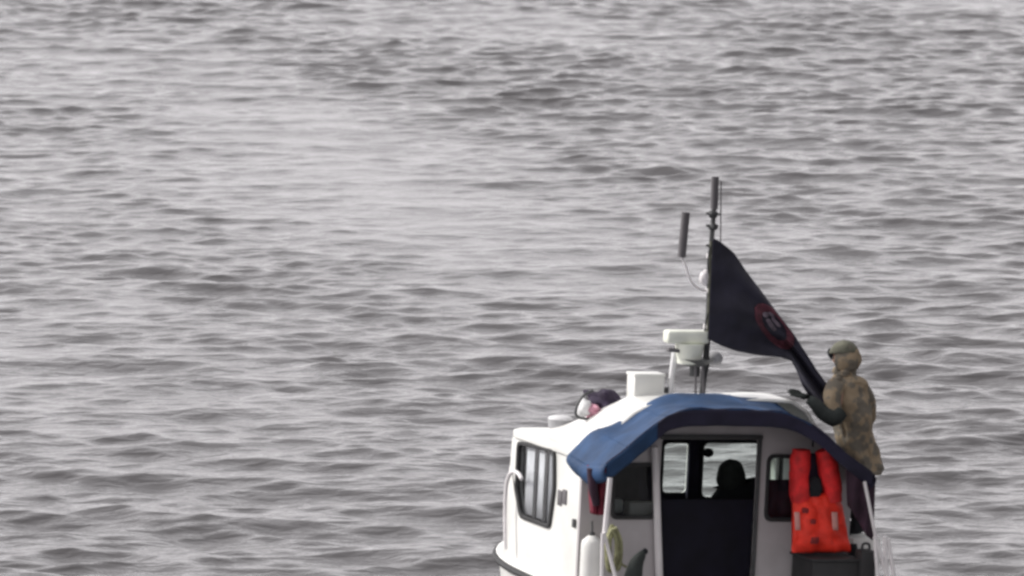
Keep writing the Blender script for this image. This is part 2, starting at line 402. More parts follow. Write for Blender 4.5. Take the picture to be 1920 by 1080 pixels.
# door frame: dark on top and right, bright tube grab post on the left
mb = MB(); mb.box((dl[0]-.02, -.05, dl[1]-.01), (dr[0]+.03, -.02, dl[1]+.035), .006); mb.box((dr[0]-.012, -.05, .34), (dr[0]+.02, -.02, dl[1]), .006)
part('door_frame', mb, M['dgrey'], boat)
a = pt(1228, 838, 'y', -.07); b = pt(1236, 1078, 'y', -.07); d = (b-a)
mb = MB(); mb.tube([a, a+d*.5, b, b+d*.9], .036, 10, smooth=False); part('grab_post', mb, M['steel'], boat)
q = p2(1330, 936, 'y', .03)
mb = MB(); mb.box((dl[0]+.006, .005, .345), (dr[0]-.016, .035, q[1]), .006); part('half_door', mb, M['doorblue'], boat)
a = pt(1434, 899, 'y', .07); b = pt(1530, 978, 'y', .07); mb = MB(); mb.grid(lambda u, v: Vector((a.x+(b.x-a.x)*u, .07+.012*math.sin(u*26), b.z+(a.z-b.z)*v)), 26, 3, .006); part('dark_sheet', mb, M['dark_sheet'], boat)  # dark maroon sheet behind the lower part of the starboard aft window
mb = MB(); a = pt(1303, 930, 'y', 1.7)
mb.box((a.x-.055, WF-.10, zb-.1), (a.x+.055, WF-.04, zt+.25), .01); mb.box((-1.1, 1.35, .5), (1.2, WF-.1, 1.12), .03)
part('console', mb, M['dark'], boat)
mb = MB(); k = pt(1328, 849, 'y', 1.75); mb.ell(k, (.055, .04, .045)); mb.tube([k+Vector((-.09, .02, .01)), k], .018); part('compass', mb, M['black'], boat)
mb = MB(); mb.box((.38, .95, .3), (.52, 1.1, .85), .02); mb.box((.22, .80, .85), (.70, 1.25, .95), .04); part('helm_seat', mb, M['black'], boat)
# things seen through the port aft window
mb = MB(); q0 = pt(1178, 942, 'y', .5); q1 = pt(1224, 966, 'y', .5); mb.box((q0.x, .45, q1.z), (q1.x+.1, .6, q0.z), .01); part('shelf', mb, M['bulk'], boat)
mb = MB(); mb.box((q0.x-.18, .5, q1.z+.02), (q0.x-.04, .6, q0.z+.03), .03); part('gauge', mb, M['grey_fill'], boat)
# lower right: dark locker below the lifejacket, and a step on the starboard side deck
a = pt(1505, 1046, 'y', -.35); b = pt(1592, 1046, 'y', -.35)
mb = MB(); mb.box((a.x, -.6, .3), (b.x, -.1, a.z), .015); mb.box((a.x-.02, -.62, a.z), (b.x+.02, -.08, a.z+.025), .008); part('locker', mb, M['rub'], boat)
fz = pt(1612, 1000, 'y', .12).z
mb = MB(); mb.box((1.37, -.14, .68), (1.66, .75, fz-.01), .02); part('side_step', mb, M['white'], boat)
# roof: flat sides and a raised arched middle
def prism(prof, y0, y1, mb=None, taper=0):
    mb = mb or MB(); n = len(prof); cz = sum(p[1] for p in prof)/n
    A = [mb.bm.verts.new((x, y0, z)) for x, z in prof]; B = [mb.bm.verts.new((x*(1-taper), y1, z-(taper*.3 if z > 2.1 else 0))) for x, z in prof]
    mb.bm.faces.new(A); mb.bm.faces.new(B[::-1])
    for i in range(n): mb.bm.faces.new((A[i], B[i], B[(i+1) % n], A[(i+1) % n]))
    bmesh.ops.bevel(mb.bm, geom=list(mb.bm.edges), offset=.02, segments=3, affect='EDGES')
    return mb
mb = panel(rpoly([(-1.39, .05), (-1.05, .05), (-1.05, 1.84), (1.15, 1.84), (1.15, .05), (1.39, .05), (1.39, 1.78), (1.25, 1.95), (-1.25, 1.95), (-1.39, 1.78)], .06), [], .05, 'z', 1.975, .012)
part('roof', mb, M['white'], boat)
def crown(u, v):
    prof = [(-1.20, 2.0), (-1.14, 2.13), (-.86, 2.37), (-.66, 2.465), (-.3, 2.50), (.25, 2.50), (.5, 2.51), (.74, 2.50), (.90, 2.40), (1.0, 2.26), (1.22, 2.0)]
    t_ = u*(len(prof)-1); i = min(int(t_), len(prof)-2); f_ = t_-i; x = prof[i][0]*(1-f_)+prof[i+1][0]*f_; z = prof[i][1]*(1-f_)+prof[i+1][1]*f_
    y = .03+1.84*v; k = 0 if y < .62 else ((y-.62)/1.25)
    z = 2.0+(z-2.0)*(1-k**1.15); x *= 1-.05*k
    return Vector((x, y, z))
mb = MB(); mb.grid(crown, 54, 24, .03); part('raised_roof', mb, M['white'], boat)
# canopy: two arches, skin between them, and a valance at the rear edge
rear = [(1138, 873), (1150, 862), (1172, 845), (1212, 812), (1238, 790), (1258, 777), (1300, 769), (1376, 769), (1450, 772), (1490, 782), (1520, 798), (1545, 817), (1575, 842), (1602, 864), (1638, 890)]
rear = [pt(x, y, 'y', -.75) for x, y in rear]
front = [(1068, 850), (1082, 836), (1112, 808), (1150, 795), (1168, 787), (1200, 766), (1240, 743), (1300, 738), (1378, 741), (1425, 750), (1462, 762), (1500, 785), (1538, 814), (1568, 838), (1598, 858)]
front = [pt(x, y, 'y', .14) for x, y in front]
def samp(P, t):
    t = min(max(t, 0), .99999)*(len(P)-1); i = int(t); f_ = t-i
    p0 = P[max(i-1, 0)]; p1 = P[i]; p2_ = P[i+1]; p3 = P[min(i+2, len(P)-1)]
    return .5*((2*p1)+(p2_-p0)*f_+(2*p0-5*p1+4*p2_-p3)*f_*f_+(3*p1-p0-3*p2_+p3)*f_**3)
from mathutils import noise
def nz(p, s, a): return a*noise.noise(Vector(p)*s)
def can(u, v):
    p = samp(rear, u).lerp(samp(front, u), v)
    p.z += -.035*math.sin(math.pi*v) + nz((p.x*1.0, p.y*2, 3), 3, .022) + .008*math.sin(p.x*14+p.y*3)
    return p
canopy = None
mb = MB(); mb.grid(lambda u, v: can(u*.72, v), 70, 14, .012)
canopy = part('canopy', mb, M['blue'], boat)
mb = MB(); mb.grid(lambda u, v: can(.722+u*.278, v)-Vector((0, 0, .004)), 26, 14, .012); part('canopy_end', mb, M['navy'], canopy, 'darker starboard end of the canopy')
low = [(1136, 897), (1150, 893), (1170, 876), (1214, 842), (1236, 820), (1256, 806), (1300, 799), (1376, 799), (1450, 801), (1490, 809), (1520, 824), (1545, 842), (1575, 870), (1604, 893), (1636, 914)]
low = [pt(x, y, 'y', -.72) for x, y in low]
def val(u, v):
    p = samp(rear, u).lerp(samp(low, u), v); p.y += .012*math.sin(p.x*17)*v+nz((p.x, p.z, 1), 5, .03)*v; return p
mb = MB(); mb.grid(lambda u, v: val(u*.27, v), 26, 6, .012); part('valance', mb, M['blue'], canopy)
mb = MB(); mb.grid(lambda u, v: val(.27+u*.73, v), 70, 6, .012); part('valance', mb, M['navy'], canopy)  # rest of the valance in the darker tone
# drooping port end: rolled fabric hanging from rear corner to front corner
def droop(u, v):
    a = can(0, u); q = Vector(a); q.z -= v*(.135+.05*math.sin(math.pi*u)+nz((0, a.y, 0), 4, .03)); q.x -= .04*math.sin(math.pi*v)-.03*v; return q
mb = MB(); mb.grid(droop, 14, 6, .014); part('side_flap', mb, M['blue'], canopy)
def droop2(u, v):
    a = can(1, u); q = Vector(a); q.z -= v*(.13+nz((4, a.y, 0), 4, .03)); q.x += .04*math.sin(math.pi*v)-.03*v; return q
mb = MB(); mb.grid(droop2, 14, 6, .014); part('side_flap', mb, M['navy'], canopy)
for u_ in (.16, .36, .56, .70):
    mb = MB(); mb.tube([can(u_, v/8)+Vector((0, 0, .007)) for v in range(9)], .006, 6, smooth=False); part('seam', mb, M['blue'], canopy)
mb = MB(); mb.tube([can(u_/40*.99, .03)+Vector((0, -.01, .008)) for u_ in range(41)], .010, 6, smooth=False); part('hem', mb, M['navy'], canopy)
# hoops that carry the cloth
for P, yy in ((rear, -.69), (front, .13)):
    mb = MB(); mb.tube([Vector(((p.x+.07)*.975-.07, yy, p.z-.07)) for p in P], .016, 8); part('hoop', mb, M['steel'], canopy)
# maroon side_curtain on the starboard side
cu = [(1588, 868), (1642, 900), (1641, 960), (1636, 1012), (1624, 1006), (1608, 972), (1590, 950)]
def sc_(u, v):
    tp = Vector((1586, 862)).lerp(Vector((1641, 900)), u)
    bt = [(1588, 946), (1600, 962), (1612, 982), (1624, 1004), (1637, 1014)]; i = min(int(u*4), 3); b_ = Vector(bt[i]).lerp(Vector(bt[i+1]), u*4-i)
    q = tp.lerp(b_, v); return pt(q.x, q.y, 'y', -.70+.025*math.sin(u*13+v*1.5)*(.3+v))
mb = MB(); mb.grid(sc_, 22, 14, .008); part('side_curtain', mb, M['dark_sheet'], canopy)
# posts of the canopy and stern rails
def post(name, pl, ax, c, r, m='steel', ext=0):
    P = [pt(x, y, ax, c) for x, y in pl]
    if ext: P.append(P[-1]+(P[-1]-P[-2]).normalized()*ext)
    mb = MB(); mb.tube(P, r, 8, smooth=len(P) > 3); return part(name, mb, M[m], boat)
post('canopy_post', [(1144, 896), (1134, 998)], 'y', -.78, .026)
post('canopy_post', [(1621, 903), (1643, 1012)], 'y', -.78, .017)
for pl in ([(1130, 1000), (1128, 1082)], [(1132, 998), (1154, 1082)]): post('stern_rail', pl, 'y', -.82, .018, ext=.25)
for pl in ([(1640, 1008), (1646, 1082)], [(1643, 1012), (1664, 1082)], [(1659, 1006), (1663, 1082)], [(1665, 1010), (1677, 1082)]): post('stern_rail', pl, 'y', -.85, .019, ext=.2)
post('bow_rail', [(948, 1030), (947, 960), (949, 915), (954, 893), (962, 884), (972, 888), (978, 898)], 'x', -1.46, .02)
post('bow_rail', [(962, 884), (966, 920), (972, 950)], 'x', -1.36, .012, 'grey')
# rail round the bow
q = pt(958, 886, 'x', -1.26); 
mb = MB(); P = [q]+[Vector((-(hb(y)-.08), y, q.z+(y-q.y)*.02)) for y in (2.5, 2.9)]+[Vector((-(hb(3.05)-.08), 3.05, sheer(3)-.02))]; mb.tube(P, .014, 8)
part('bow_rail', mb, M['steel'], boat)
# mast with antennas and radar
YM = .5
P = [pt(x, y, 'y', YM) for x, y in ((1316, 742), (1326, 640), (1333, 470), (1339, 392))]
mb = MB(); mb.tube([P[0]-Vector((0, 0, .06))]+P, [.03, .03, .03, .024, .022], 10); mast = part('mast', mb, M['dgrey'], boat)
post_ = lambda pl, r: [pt(x, y, 'y', YM) for x, y in pl]
mb = MB(); q = post_([(1339, 392), (1341, 331)], 0); mb.tube(q, .036, 12); mb.tube([q[0]-Vector((0, 0, .05)), q[0]], .022, 10); part('antenna', mb, M['grey'], mast)
mb = MB(); q = post_([(1352, 340), (1351, 455)], 0); mb.tube(q, .006, 6); part('whip_antenna', mb, M['grey'], mast)
for y_ in (402, 425, 462):
    mb = MB(); a = pt(1337, y_, 'y', YM); mb.ell(a, (.045, .045, .04), lump=.3, seed=y_); mb.tube([a, a+Vector((-.07, 0, .01))], .012)
    if y_ == 402: mb.tube([a, pt(1352, 402, 'y', YM)], .009, 6)
    part('clamp', mb, M['dgrey'], mast)
arm = part('antenna_arm', MB().tube(post_([(1279, 482), (1286, 500), (1294, 524), (1308, 540), (1328, 546)], 0), .013, 8), M['steel'], mast)
q = post_([(1286, 398), (1278, 482)], 0); part('antenna', MB().tube([q[0], q[1]], .040, 12), M['grey'], arm)
mb = MB(); a = pt(1322, 520, 'y', YM); mb.ell(a, (.05, .05, .07), lump=.3); part('lamp', mb, M['steel'], mast)
mb = MB(); mb.tube([pt(1336+5*math.sin(i*1.3)-i*1.1, 396+i*26, 'y', YM-.045) for i in range(14)], .007, 6); part('cable', mb, M['rub'], mast)
for y_ in (480, 545, 612):
    a = pt(1333-(y_-480)*.045, y_, 'y', YM); mb = MB(); mb.tube([a-Vector((0, 0, .02)), a+Vector((0, 0, .02))], .042, 12); part('collar', mb, M['steel'], mast)
# radar bar on its pedestal
a = pt(1247, 632, 'y', YM); b = pt(1326, 632, 'y', YM); c = (a+b)/2
mb = MB(); mb.box((a.x, YM-.07, c.z-.06), (b.x, YM+.07, c.z+.065), .03, seg=3)
mb.tube([Vector((c.x+.04, YM, c.z-.06)), Vector((c.x+.04, YM, c.z-.25))], [.14, .11], 16)
rad = part('radar', mb, M['cream'], mast)
a = pt(1300, 668, 'y', YM+.02); mb = MB()
mb.tube([a+Vector((.02, 0, -.09)), a+Vector((.02, 0, -.02))], [.10, .19], 20); mb.tube([a+Vector((.02, 0, -.19)), a+Vector((.02, 0, -.09))], .05)
part('bracket', mb, M['dgrey'], rad)
mb = MB(); a = pt(1250, 656, 'y', YM); mb.box((a.x, YM-.05, a.z-.02), (a.x+.16, YM+.03, a.z+.015), .01, rot=(0, R(4), 0)); part('scanner_edge', mb, M['grey'], rad)
mb = MB(); 
for pl in ([(1304, 686), (1304, 742)], [(1318, 686), (1319, 742)]): mb.tube([pt(x, y, 'y', YM-.08) for x, y in pl], .013, 8)
part('strut', mb, M['grey'], mast)
mb = MB(); mb.tube([pt(x, y, 'y', YM+.1) for x, y in ((1268, 655), (1260, 700), (1256, 742))], [.045, .03, .03], 8); part('strut', mb, M['blind'], mast)
a = pt(1338, 672, 'y', YM+.1); part('dome', MB().ell(a, (.09, .09, .07)), M['grey_fill'], mast)
# small lamp posts by the white box
a = pt(1250, 726, 'y', .6); part('deck_light', MB().tube([a, a-Vector((0, 0, .15))], .022), M['dgrey'], boat)

# ------------------------------------------------------------ things on the roof
RZ = 2.02
a = pt(1182, 698, 'y', .68); b = pt(1238, 698, 'y', .68)
t = thing('roof_box', 'tall plain white box standing on the roof left of the mast', 'box', ((a.x+b.x)/2, .68, 2.36))
mb = MB(); mb.box((a.x, .56, 2.40), (b.x, .76, a.z-.02), .012); part('box_body', mb, M['white'], t)
mb = MB(); mb.box((a.x-.008, .55, a.z-.03), (b.x+.008, .77, a.z), .01); part('lid', mb, M['white'], t)
for fx, fy in ((b.x-.06, .62), (a.x+.06, .7)):
    mb = MB(); mb.tube([Vector((fx, fy, 2.40)), Vector((fx, fy, 2.30))], .03); part('foot', mb, M['steel'], t)
# dark purple bag with a pink and white side
a = pt(1126, 757, 'y', 1.0)
t = thing('kit_bag', 'dark purple bag with pink end on the cabin roof beside the blue canopy', 'bag', (a.x, 1.0, RZ))
q = pt(1132, 754, 'y', 1.0)
mb = MB(); mb.ell(q, (.19, .20, .115), (0, R(16), 0), .5, 24, 3); part('bag_body', mb, M['purple'], t)
q = pt(1110, 770, 'y', .90); mb = MB(); mb.ell(q, (.085, .14, .065), (0, R(30), 0), .4, 20, 7); part('bag_end', mb, M['pink'], t)
q = pt(1095, 765, 'y', .9); mb = MB(); mb.ell(q, (.07, .10, .09), (0, R(10), 0), .3, 20, 9); part('bag_lining', mb, M['blind'], t)
mb = MB(); mb.tube([pt(x, y, 'y', .82) for x, y in ((1112, 732), (1092, 744), (1080, 768), (1084, 782), (1106, 786))], .014, 8); part('handle', mb, M['dgrey'], t)
a = pt(1052, 768, 'y', 1.55)
t = thing('tub', 'pale translucent round tub near the front edge of the cabin roof', 'tub', (a.x, 1.55, RZ))
mb = MB(); zz = RZ
mb.tube([(a.x, 1.55, zz), (a.x, 1.55, zz+.10), (a.x, 1.55, zz+.12)], [.11, .12, .125], 20, smooth=False); part('tub_body', mb, M['grey_fill'], t)
mb = MB(); mb.ell((a.x, 1.55, zz+.125), (.12, .12, .035)); part('lid', mb, M['blind'], t)

# ------------------------------------------------------------ hanging things
def lifejacket():
    base = pt(1535, 1040, 'y', -.42)
    t = thing('lifejacket', 'bright orange-red lifejacket hanging under the right side of the canopy', 'lifejacket', base)
    Yc = -.42
    def body(u, v):
        L_ = Vector((1488, 925)).lerp(Vector((1484, 1036)), v); R_ = Vector((1572, 925)).lerp(Vector((1594, 1034)), v)
        q = L_.lerp(R_, u); d = .075*(1-abs(2*u-1)**4)*(1-abs(2*v-1)**6)
        p = pt(q.x, q.y, 'y', Yc-d); p.y += nz((u*3, v*3, 0), 2, .03)-.012*math.cos(u*6*math.pi)*(v > .2)
        return p
    mb = MB(); mb.grid(body, 36, 26, .02); bd = part('body_panel', mb, M['orange'], t)
    mb = MB(); mb.grid(lambda u, v: pt(1486+88*u+v*10*u, 926+v*108, 'y', Yc+.04), 4, 4, .05); part('back_panel', mb, M['redstrap'], t)
    # collar: two padded lobes round a dark opening
    for xs in ([(1503, 842), (1500, 870), (1498, 900), (1500, 940)], [(1545, 842), (1552, 872), (1559, 905), (1561, 940)]):
        mb = MB(); mb.tube([pt(x, y, 'y', Yc-.01) for x, y in xs], [.085, .10, .095, .09], 14)
        for v_ in mb.bm.verts: v_.co += noise.noise_vector(v_.co*11)*.016
        part('collar', mb, M['redstrap'], t)
    mb = MB(); mb.grid(lambda u, v: pt(1508+u*38, 850+v*88, 'y', Yc+.07), 4, 4, .02); part('neck_lining', mb, M['purple'], t)
    mb = MB(); mb.ell(pt(1527, 915, 'y', Yc-.02), (.085, .05, .11), lump=.2); part('inflator', mb, M['black'], t)
    for x, y, r in ((1510, 957, .035), (1524, 978, .032), (1527, 1013, .045)):
        mb = MB(); p = pt(x, y, 'y', Yc-.085); mb.box(p-Vector((r, .015, r*.75)), p+Vector((r, .015, r*.75)), .012); part('buckle', mb, M['buckle'], t)
    for x0, x1 in ((1489, 1499), (1559, 1570)):
        mb = MB(); mb.grid(lambda u, v: pt(x0+(x1-x0)*u+2*v, 960+v*34, 'y', Yc-.088), 3, 4, .004); part('reflective_patch', mb, M['refl'], t)
    mb = MB(); mb.tube([pt(1524, 838, 'y', Yc), pt(1524, 800, 'y', Yc+.02)], .01, 6); part('hanging_cord', mb, M['black'], t)
lifejacket()
def redjacket():
    t = thing('hanging_jacket', 'dark red jacket hanging below the left end of the blue canopy', 'jacket', pt(1122, 965, 'y', -.35))
    def g(u, v):
        x0 = 1104+2*v; x1 = 1142-4*v; y = 872+v*(88+6*math.sin(u*3.1))
        p = pt(x0+(x1-x0)*u, y, 'y', -.35-.05*math.sin(math.pi*u)+.025*math.sin(u*16+v)); return p
    mb = MB(); mb.grid(g, 26, 16, .03); b_ = part('jacket_body', mb, M['redcloth'], t)
    mb = MB(); mb.tube([pt(x, y, 'y', -.44) for x, y in ((1110, 878), (1112, 915), (1118, 948))], [.05, .045, .03], 10); part('sleeve', mb, M['dark_sheet'], t)
redjacket()
# white fender at the port quarter, rope bundle, rod
a = pt(1110, 1010, 'y', -.5)
t = thing('fender', 'white cylindrical fender hanging upright at the port quarter', 'fender', a-Vector((0, 0, .5)))
mb = MB(); mb.tube([a+Vector((0, 0, z)) for z in (.03, .0, -.06, -.4, -.46, -.5)], [.03, .07, .10, .10, .07, .03], 18); part('fender_body', mb, M['white'], t)
mb = MB(); mb.tube([a+Vector((0, 0, .02)), a+Vector((.0, 0.02, .16))], .01, 6); mb.tube([a+Vector((0, 0, .02)), a+Vector((0, 0, .06))], .025, 8); part('rope', mb, M['dgrey'], t)
t = thing('rope_coil', 'faded yellow-green rope bundle hanging behind the left canopy post', 'rope', pt(1150, 1075, 'y', -.3))
mb = MB(); rs = random.Random(3)
for i in range(7):
    w_ = rs.uniform(6, 13); cx = 1151+rs.uniform(-4, 4); y0 = 988+rs.uniform(-4, 6); y1 = 1062+rs.uniform(-14, 14); yy = -.3-.02*i
    P = [(cx, y0), (cx+w_, (y0+y1)/2-12), (cx+w_*.8, y1-8), (cx, y1), (cx-w_*.8, y1-8), (cx-w_, (y0+y1)/2-12), (cx, y0)]
    mb.tube([pt(x, y, 'y', yy) for x, y in P], .017, 7)
mb.tube([pt(x, y, 'y', -.3) for x, y in ((1158, 1050), (1172, 1062), (1190, 1066))], .012, 6)
part('coil', mb, M['fadedgreen'], t)
t = thing('tiller', 'dark tapering tiller handle rising left of the cabin doorway', 'tiller', pt(1190, 1082, 'y', -.6)-Vector((0, 0, .3)))
mb = MB(); mb.tube([pt(x, y, 'y', -.6) for x, y in ((1184, 1100), (1192, 1060), (1202, 1042), (1208, 1034))], [.10, .07, .045, .02], 10); part('handle_shaft', mb, M['dgreen'], t)
mb = MB(); mb.ell(pt(1209, 1034, 'y', -.6), (.03, .03, .03)); part('handle_knob', mb, M['black'], t)
t = thing('fuel_can', 'black jerry can standing beside the starboard rail', 'can', pt(1622, 1082, 'y', -.55)-Vector((0, 0, .1)))
a = pt(1608, 1030, 'y', -.55); b = pt(1634, 1082, 'y', -.55)
mb = MB(); mb.box((a.x, -.65, b.z-.1), (b.x, -.47, a.z), .03); part('can_body', mb, M['rub'], t)
mb = MB(); mb.tube([Vector((a.x+.04, -.56, a.z-.01)), Vector((a.x+.05, -.56, a.z+.05)), Vector((b.x-.05, -.56, a.z+.05)), Vector((b.x-.04, -.56, a.z-.01))], .012, 8); part('handle', mb, M['rub'], t)
a = pt(1600, 1020, 'y', -.3)
t = thing('bundle', 'dark narrow bundle standing behind the black jerry can', 'bundle', a-Vector((0, 0, .35)))
mb = MB(); mb.tube([a, a-Vector((0, 0, .12)), a-Vector((.01, 0, .35))], [.035, .05, .055], 10); part('bundle_cloth', mb, M['black'], t)

# ------------------------------------------------------------ flag
YF = .42
topE = [(1337, 446), (1352, 454), (1376, 474), (1400, 510), (1428, 547), (1456, 585), (1487, 625), (1510, 660), (1530, 692), (1550, 720), (1574, 750), (1604, 790)]
botE = [(1327, 636), (1352, 648), (1380, 658), (1410, 664), (1440, 668), (1464, 670), (1484, 677), (1495, 698), (1504, 722), (1522, 752), (1548, 778), (1582, 806)]
def lerp2(P, u):
    u = min(max(u, 0), .9999)*(len(P)-1); i = int(u); return Vector(P[i]).lerp(Vector(P[i+1]), u-i)
def flag_pt(u, v, off=0):
    q = lerp2(topE, u).lerp(lerp2(botE, u), v)
    amp = .07*min(1, u*4)*(1-.3*u)
    return pt(q.x, q.y, 'y', YF+amp*math.sin(7*v*(.6+u)+5*u+.6)+amp*.5*math.sin(16*v+9*u) + off - .55*max(0, u-.5))
t = thing('flag', 'black flag with a dark red ring emblem pulled down from the mast towards the man', 'flag', pt(1335, 640, 'y', YF))
mb = MB(); mb.grid(lambda u, v: flag_pt(u, v), 70, 44, .006); part('cloth', mb, M['flag'], t)
def inv_uv(px, py):
    best = None
    for i in range(121):
        u = i/120; a = lerp2(topE, u); b = lerp2(botE, u); ab = b-a; v = (Vector((px, py))-a).dot(ab)/ab.dot(ab); d = (a.lerp(b, v)-Vector((px, py))).length
        if best is None or d < best[0]: best = (d, u, v)
    return best[1], best[2]
EC = Vector((1452, 612)); ux = Vector((.62, .78)); uy = Vector((.78, -.62))
def emb(r, a, off=-.014):
    q = EC+ux*(math.cos(a)*r*52)+uy*(math.sin(a)*r*24); u, v = inv_uv(q.x, q.y)
    return flag_pt(u, min(max(v, .02), .98), off)
mb = MB(); mb.grid(lambda u, v: emb(.62+.38*v, u*2*math.pi), 48, 5, .002); part('emblem_ring', mb, M['ering'], t)
def patch(cx, cy, rx, ry, rot):
    def f_(u, v):
        a = u*2*math.pi; d = Vector((math.cos(a)*rx*v, math.sin(a)*ry*v)); d = Vector((d.x*math.cos(rot)-d.y*math.sin(rot), d.x*math.sin(rot)+d.y*math.cos(rot)))
        uu, vv = inv_uv(cx+d.x, cy+d.y); return flag_pt(uu, min(max(vv, .02), .98), -.018)
    return f_
mb = MB()
for a in ((1436, 590, 6, 5.5, 0), (1446, 609, 14, 4.5, .95), (1456, 605, 12, 3.5, .8), (1447, 591, 8, 3, .8)): mb.grid(patch(*a), 18, 4, .002)
part('emblem_mark', mb, M['emark'], t)
mb = MB(); mb.tube([pt(1333, 452, 'y', YM-.04), pt(1330, 540, 'y', YM-.05), pt(1327, 632, 'y', YM-.04)], .012, 6); part('halyard', mb, M['olive'], t)

# ------------------------------------------------------------ people
def hand(parent, wrist, dirv, palmn, m, name='hand', size=1.0, c=1.0):
    """palm and five separate bent fingers, one mesh grown by skin"""
    d = Vector(dirv).normalized(); n = Vector(palmn); n = (n-d*n.dot(d)).normalized(); s = d.cross(n)
    W = Vector(wrist); J = {'w': (W, .026*size), 'p': (W+d*.05*size, (.040*size, .018*size))}; E = [('w', 'p')]
    for i, (o, l) in enumerate(((-.034, .068), (-.012, .078), (.012, .072), (.034, .056))):
        a = W+d*.09*size+s*o*size; J[f'k{i}'] = (a, .0115*size); E.append(('p', f'k{i}'))
        b_ = a+(d*.8+n*.55*c).normalized()*l*.5*size; c_ = b_+(d*(.15+.85*(1-c))+n*c).normalized()*l*.45*size; e_ = c_+(n*.7*c+d*(1-1.6*c)).normalized()*l*.3*size
        J[f'm{i}'] = (b_, .0095*size); J[f't{i}'] = (c_, .0085*size); J[f'e{i}'] = (e_, .0075*size)
        E += [(f'k{i}', f'm{i}'), (f'm{i}', f't{i}'), (f't{i}', f'e{i}')]
    a = W+d*.03*size-s*.04*size; J['h0'] = (a, .014*size); J['h1'] = (a+(d*.6-s*.5+n*.6).normalized()*.035*size, .011*size); J['h2'] = (J['h1'][0]+(d*.6+n*.8).normalized()*.03*size, .009*size)
    E += [('w', 'h0'), ('h0', 'h1'), ('h1', 'h2')]
    return skin(name, J, E, m, parent, 'w', sub=1)
def head_mesh(c, fwd, up, r=.115, hair=None):
    """head with brow, nose, mouth, chin and ears; fwd is where it looks"""
    f_ = Vector(fwd).normalized(); u_ = Vector(up); u_ = (u_-f_*u_.dot(f_)).normalized(); s_ = f_.cross(u_)
    mb = MB(); b = bmesh.new(); bmesh.ops.create_uvsphere(b, u_segments=32, v_segments=24, radius=1)
    for v in b.verts:
        x, y, z = v.co          # y = face direction
        X = x*.68*(1-.18*max(0, -z)); Yv = y*.86; Z = z*1.02
        if z < 0 and y > 0: Yv *= 1-.10*(-z)
        if y > .55: 
            Yv += .13*math.exp(-((x/.13)**2)-((z+.12)/.17)**2)      # nose
            Yv -= .05*math.exp(-((abs(x)-.3)/.13)**2-((z-.06)/.09)**2)  # eye sockets
            Yv += .04*math.exp(-((x/.25)**2)-((z+.45)/.07)**2)      # lips
        v.co = (X, Yv, Z)
    mm = Matrix((s_, f_, u_)).transposed().to_4x4(); mm = Matrix.Translation(Vector(c)) @ mm @ Matrix.Diagonal((r, r, r, 1))
    bmesh.ops.transform(b, matrix=mm, verts=b.verts); mb.join(b)
    for s in (-1, 1): mb.ell(mm @ Vector((s*.69, -.02, -.05)), (r*.09, r*.17, r*.26))
    return mb, mm
# man in camouflage on the starboard side, seen from behind-left, holding the flag end
PY = .12
ft = pt(1612, 1000, 'y', PY)
man = thing('person', 'person in tan camouflage jacket standing on the right side of the boat holding the flag', 'person', (ft.x, PY, fz))
P_ = lambda x, y, d=0: pt(x, y, 'y', PY+d)
LS, RS = P_(1566, 716, -.13), P_(1616, 714, .13)
J = dict(pel=(P_(1606, 838), .09), waist=(P_(1601, 800), .12), chest=(P_(1594, 745), (.15, .12)), neck=(P_(1587, 702), .065), hd=(P_(1583, 678), .085),
    ls=(LS, .075), le=(P_(1566, 778, -.22), .055), lw=(P_(1517, 750, -.16), .036),
    rs=(RS, .075), re=(P_(1629, 778, .22), .055), rw=(P_(1604, 800, .32), .036),
    lh=(P_(1601, 856, -.06), .08), lk=(P_(1607, 918, -.06), .07), la=(P_(1606, 988, -.08), .045),
    rh=(P_(1613, 856, .06), .08), rk=(P_(1620, 914, .12), .07), ra=(P_(1622, 982, .12), .045))
E = [('pel', 'waist'), ('waist', 'chest'), ('chest', 'neck'), ('neck', 'hd'), ('chest', 'ls'), ('ls', 'le'), ('le', 'lw'), ('chest', 'rs'), ('rs', 're'), ('re', 'rw'), ('pel', 'lh'), ('lh', 'lk'), ('lk', 'la'), ('pel', 'rh'), ('rh', 'rk'), ('rk', 'ra')]
JB = dict(J); JB['ls'] = (LS+Vector((.05, 0, -.06)), .05); JB['rs'] = (RS+Vector((-.06, 0, -.06)), .05)
body = skin('body', JB, E, M['skin'], man, 'pel')
secs = [(690, 1570, 1602, .11), (699, 1571, 1604, .12), (704, 1570, 1606, .12), (711, 1560, 1616, .15), (722, 1554, 1622, .18), (745, 1554, 1627, .20), (772, 1559, 1629, .20), (800, 1566, 1631, .19), (826, 1572, 1634, .19), (850, 1576, 1639, .20), (874, 1581, 1643, .21), (886, 1584, 1644, .21)]
def jk(u, v):
    t_ = v*(len(secs)-1); i = min(int(t_), len(secs)-2); f_ = t_-i; A = secs[i]; B = secs[i+1]; y_, x0, x1, dp = [A[k]*(1-f_)+B[k]*f_ for k in range(4)]
    a = P_(x0, y_); b = P_(x1, y_); c_ = (a+b)/2; r_ = (b-a).length/2; an_ = u*2*math.pi
    ca, sa = math.cos(an_), math.sin(an_)
    p = c_+Vector((r_*math.copysign(abs(ca)**.85, ca), dp*math.copysign(abs(sa)**.85, sa), 0))
    k = noise.noise(Vector((ca*1.3, sa*1.3, v*5)))*.05+noise.noise(Vector((ca*4, sa*4, v*16)))*.022
    return p+Vector((ca, sa, 0))*k
mb = MB(); mb.grid(jk, 56, 60, .012); bmesh.ops.remove_doubles(mb.bm, verts=mb.bm.verts, dist=1e-4); part('jacket', mb, M['camo'], man)
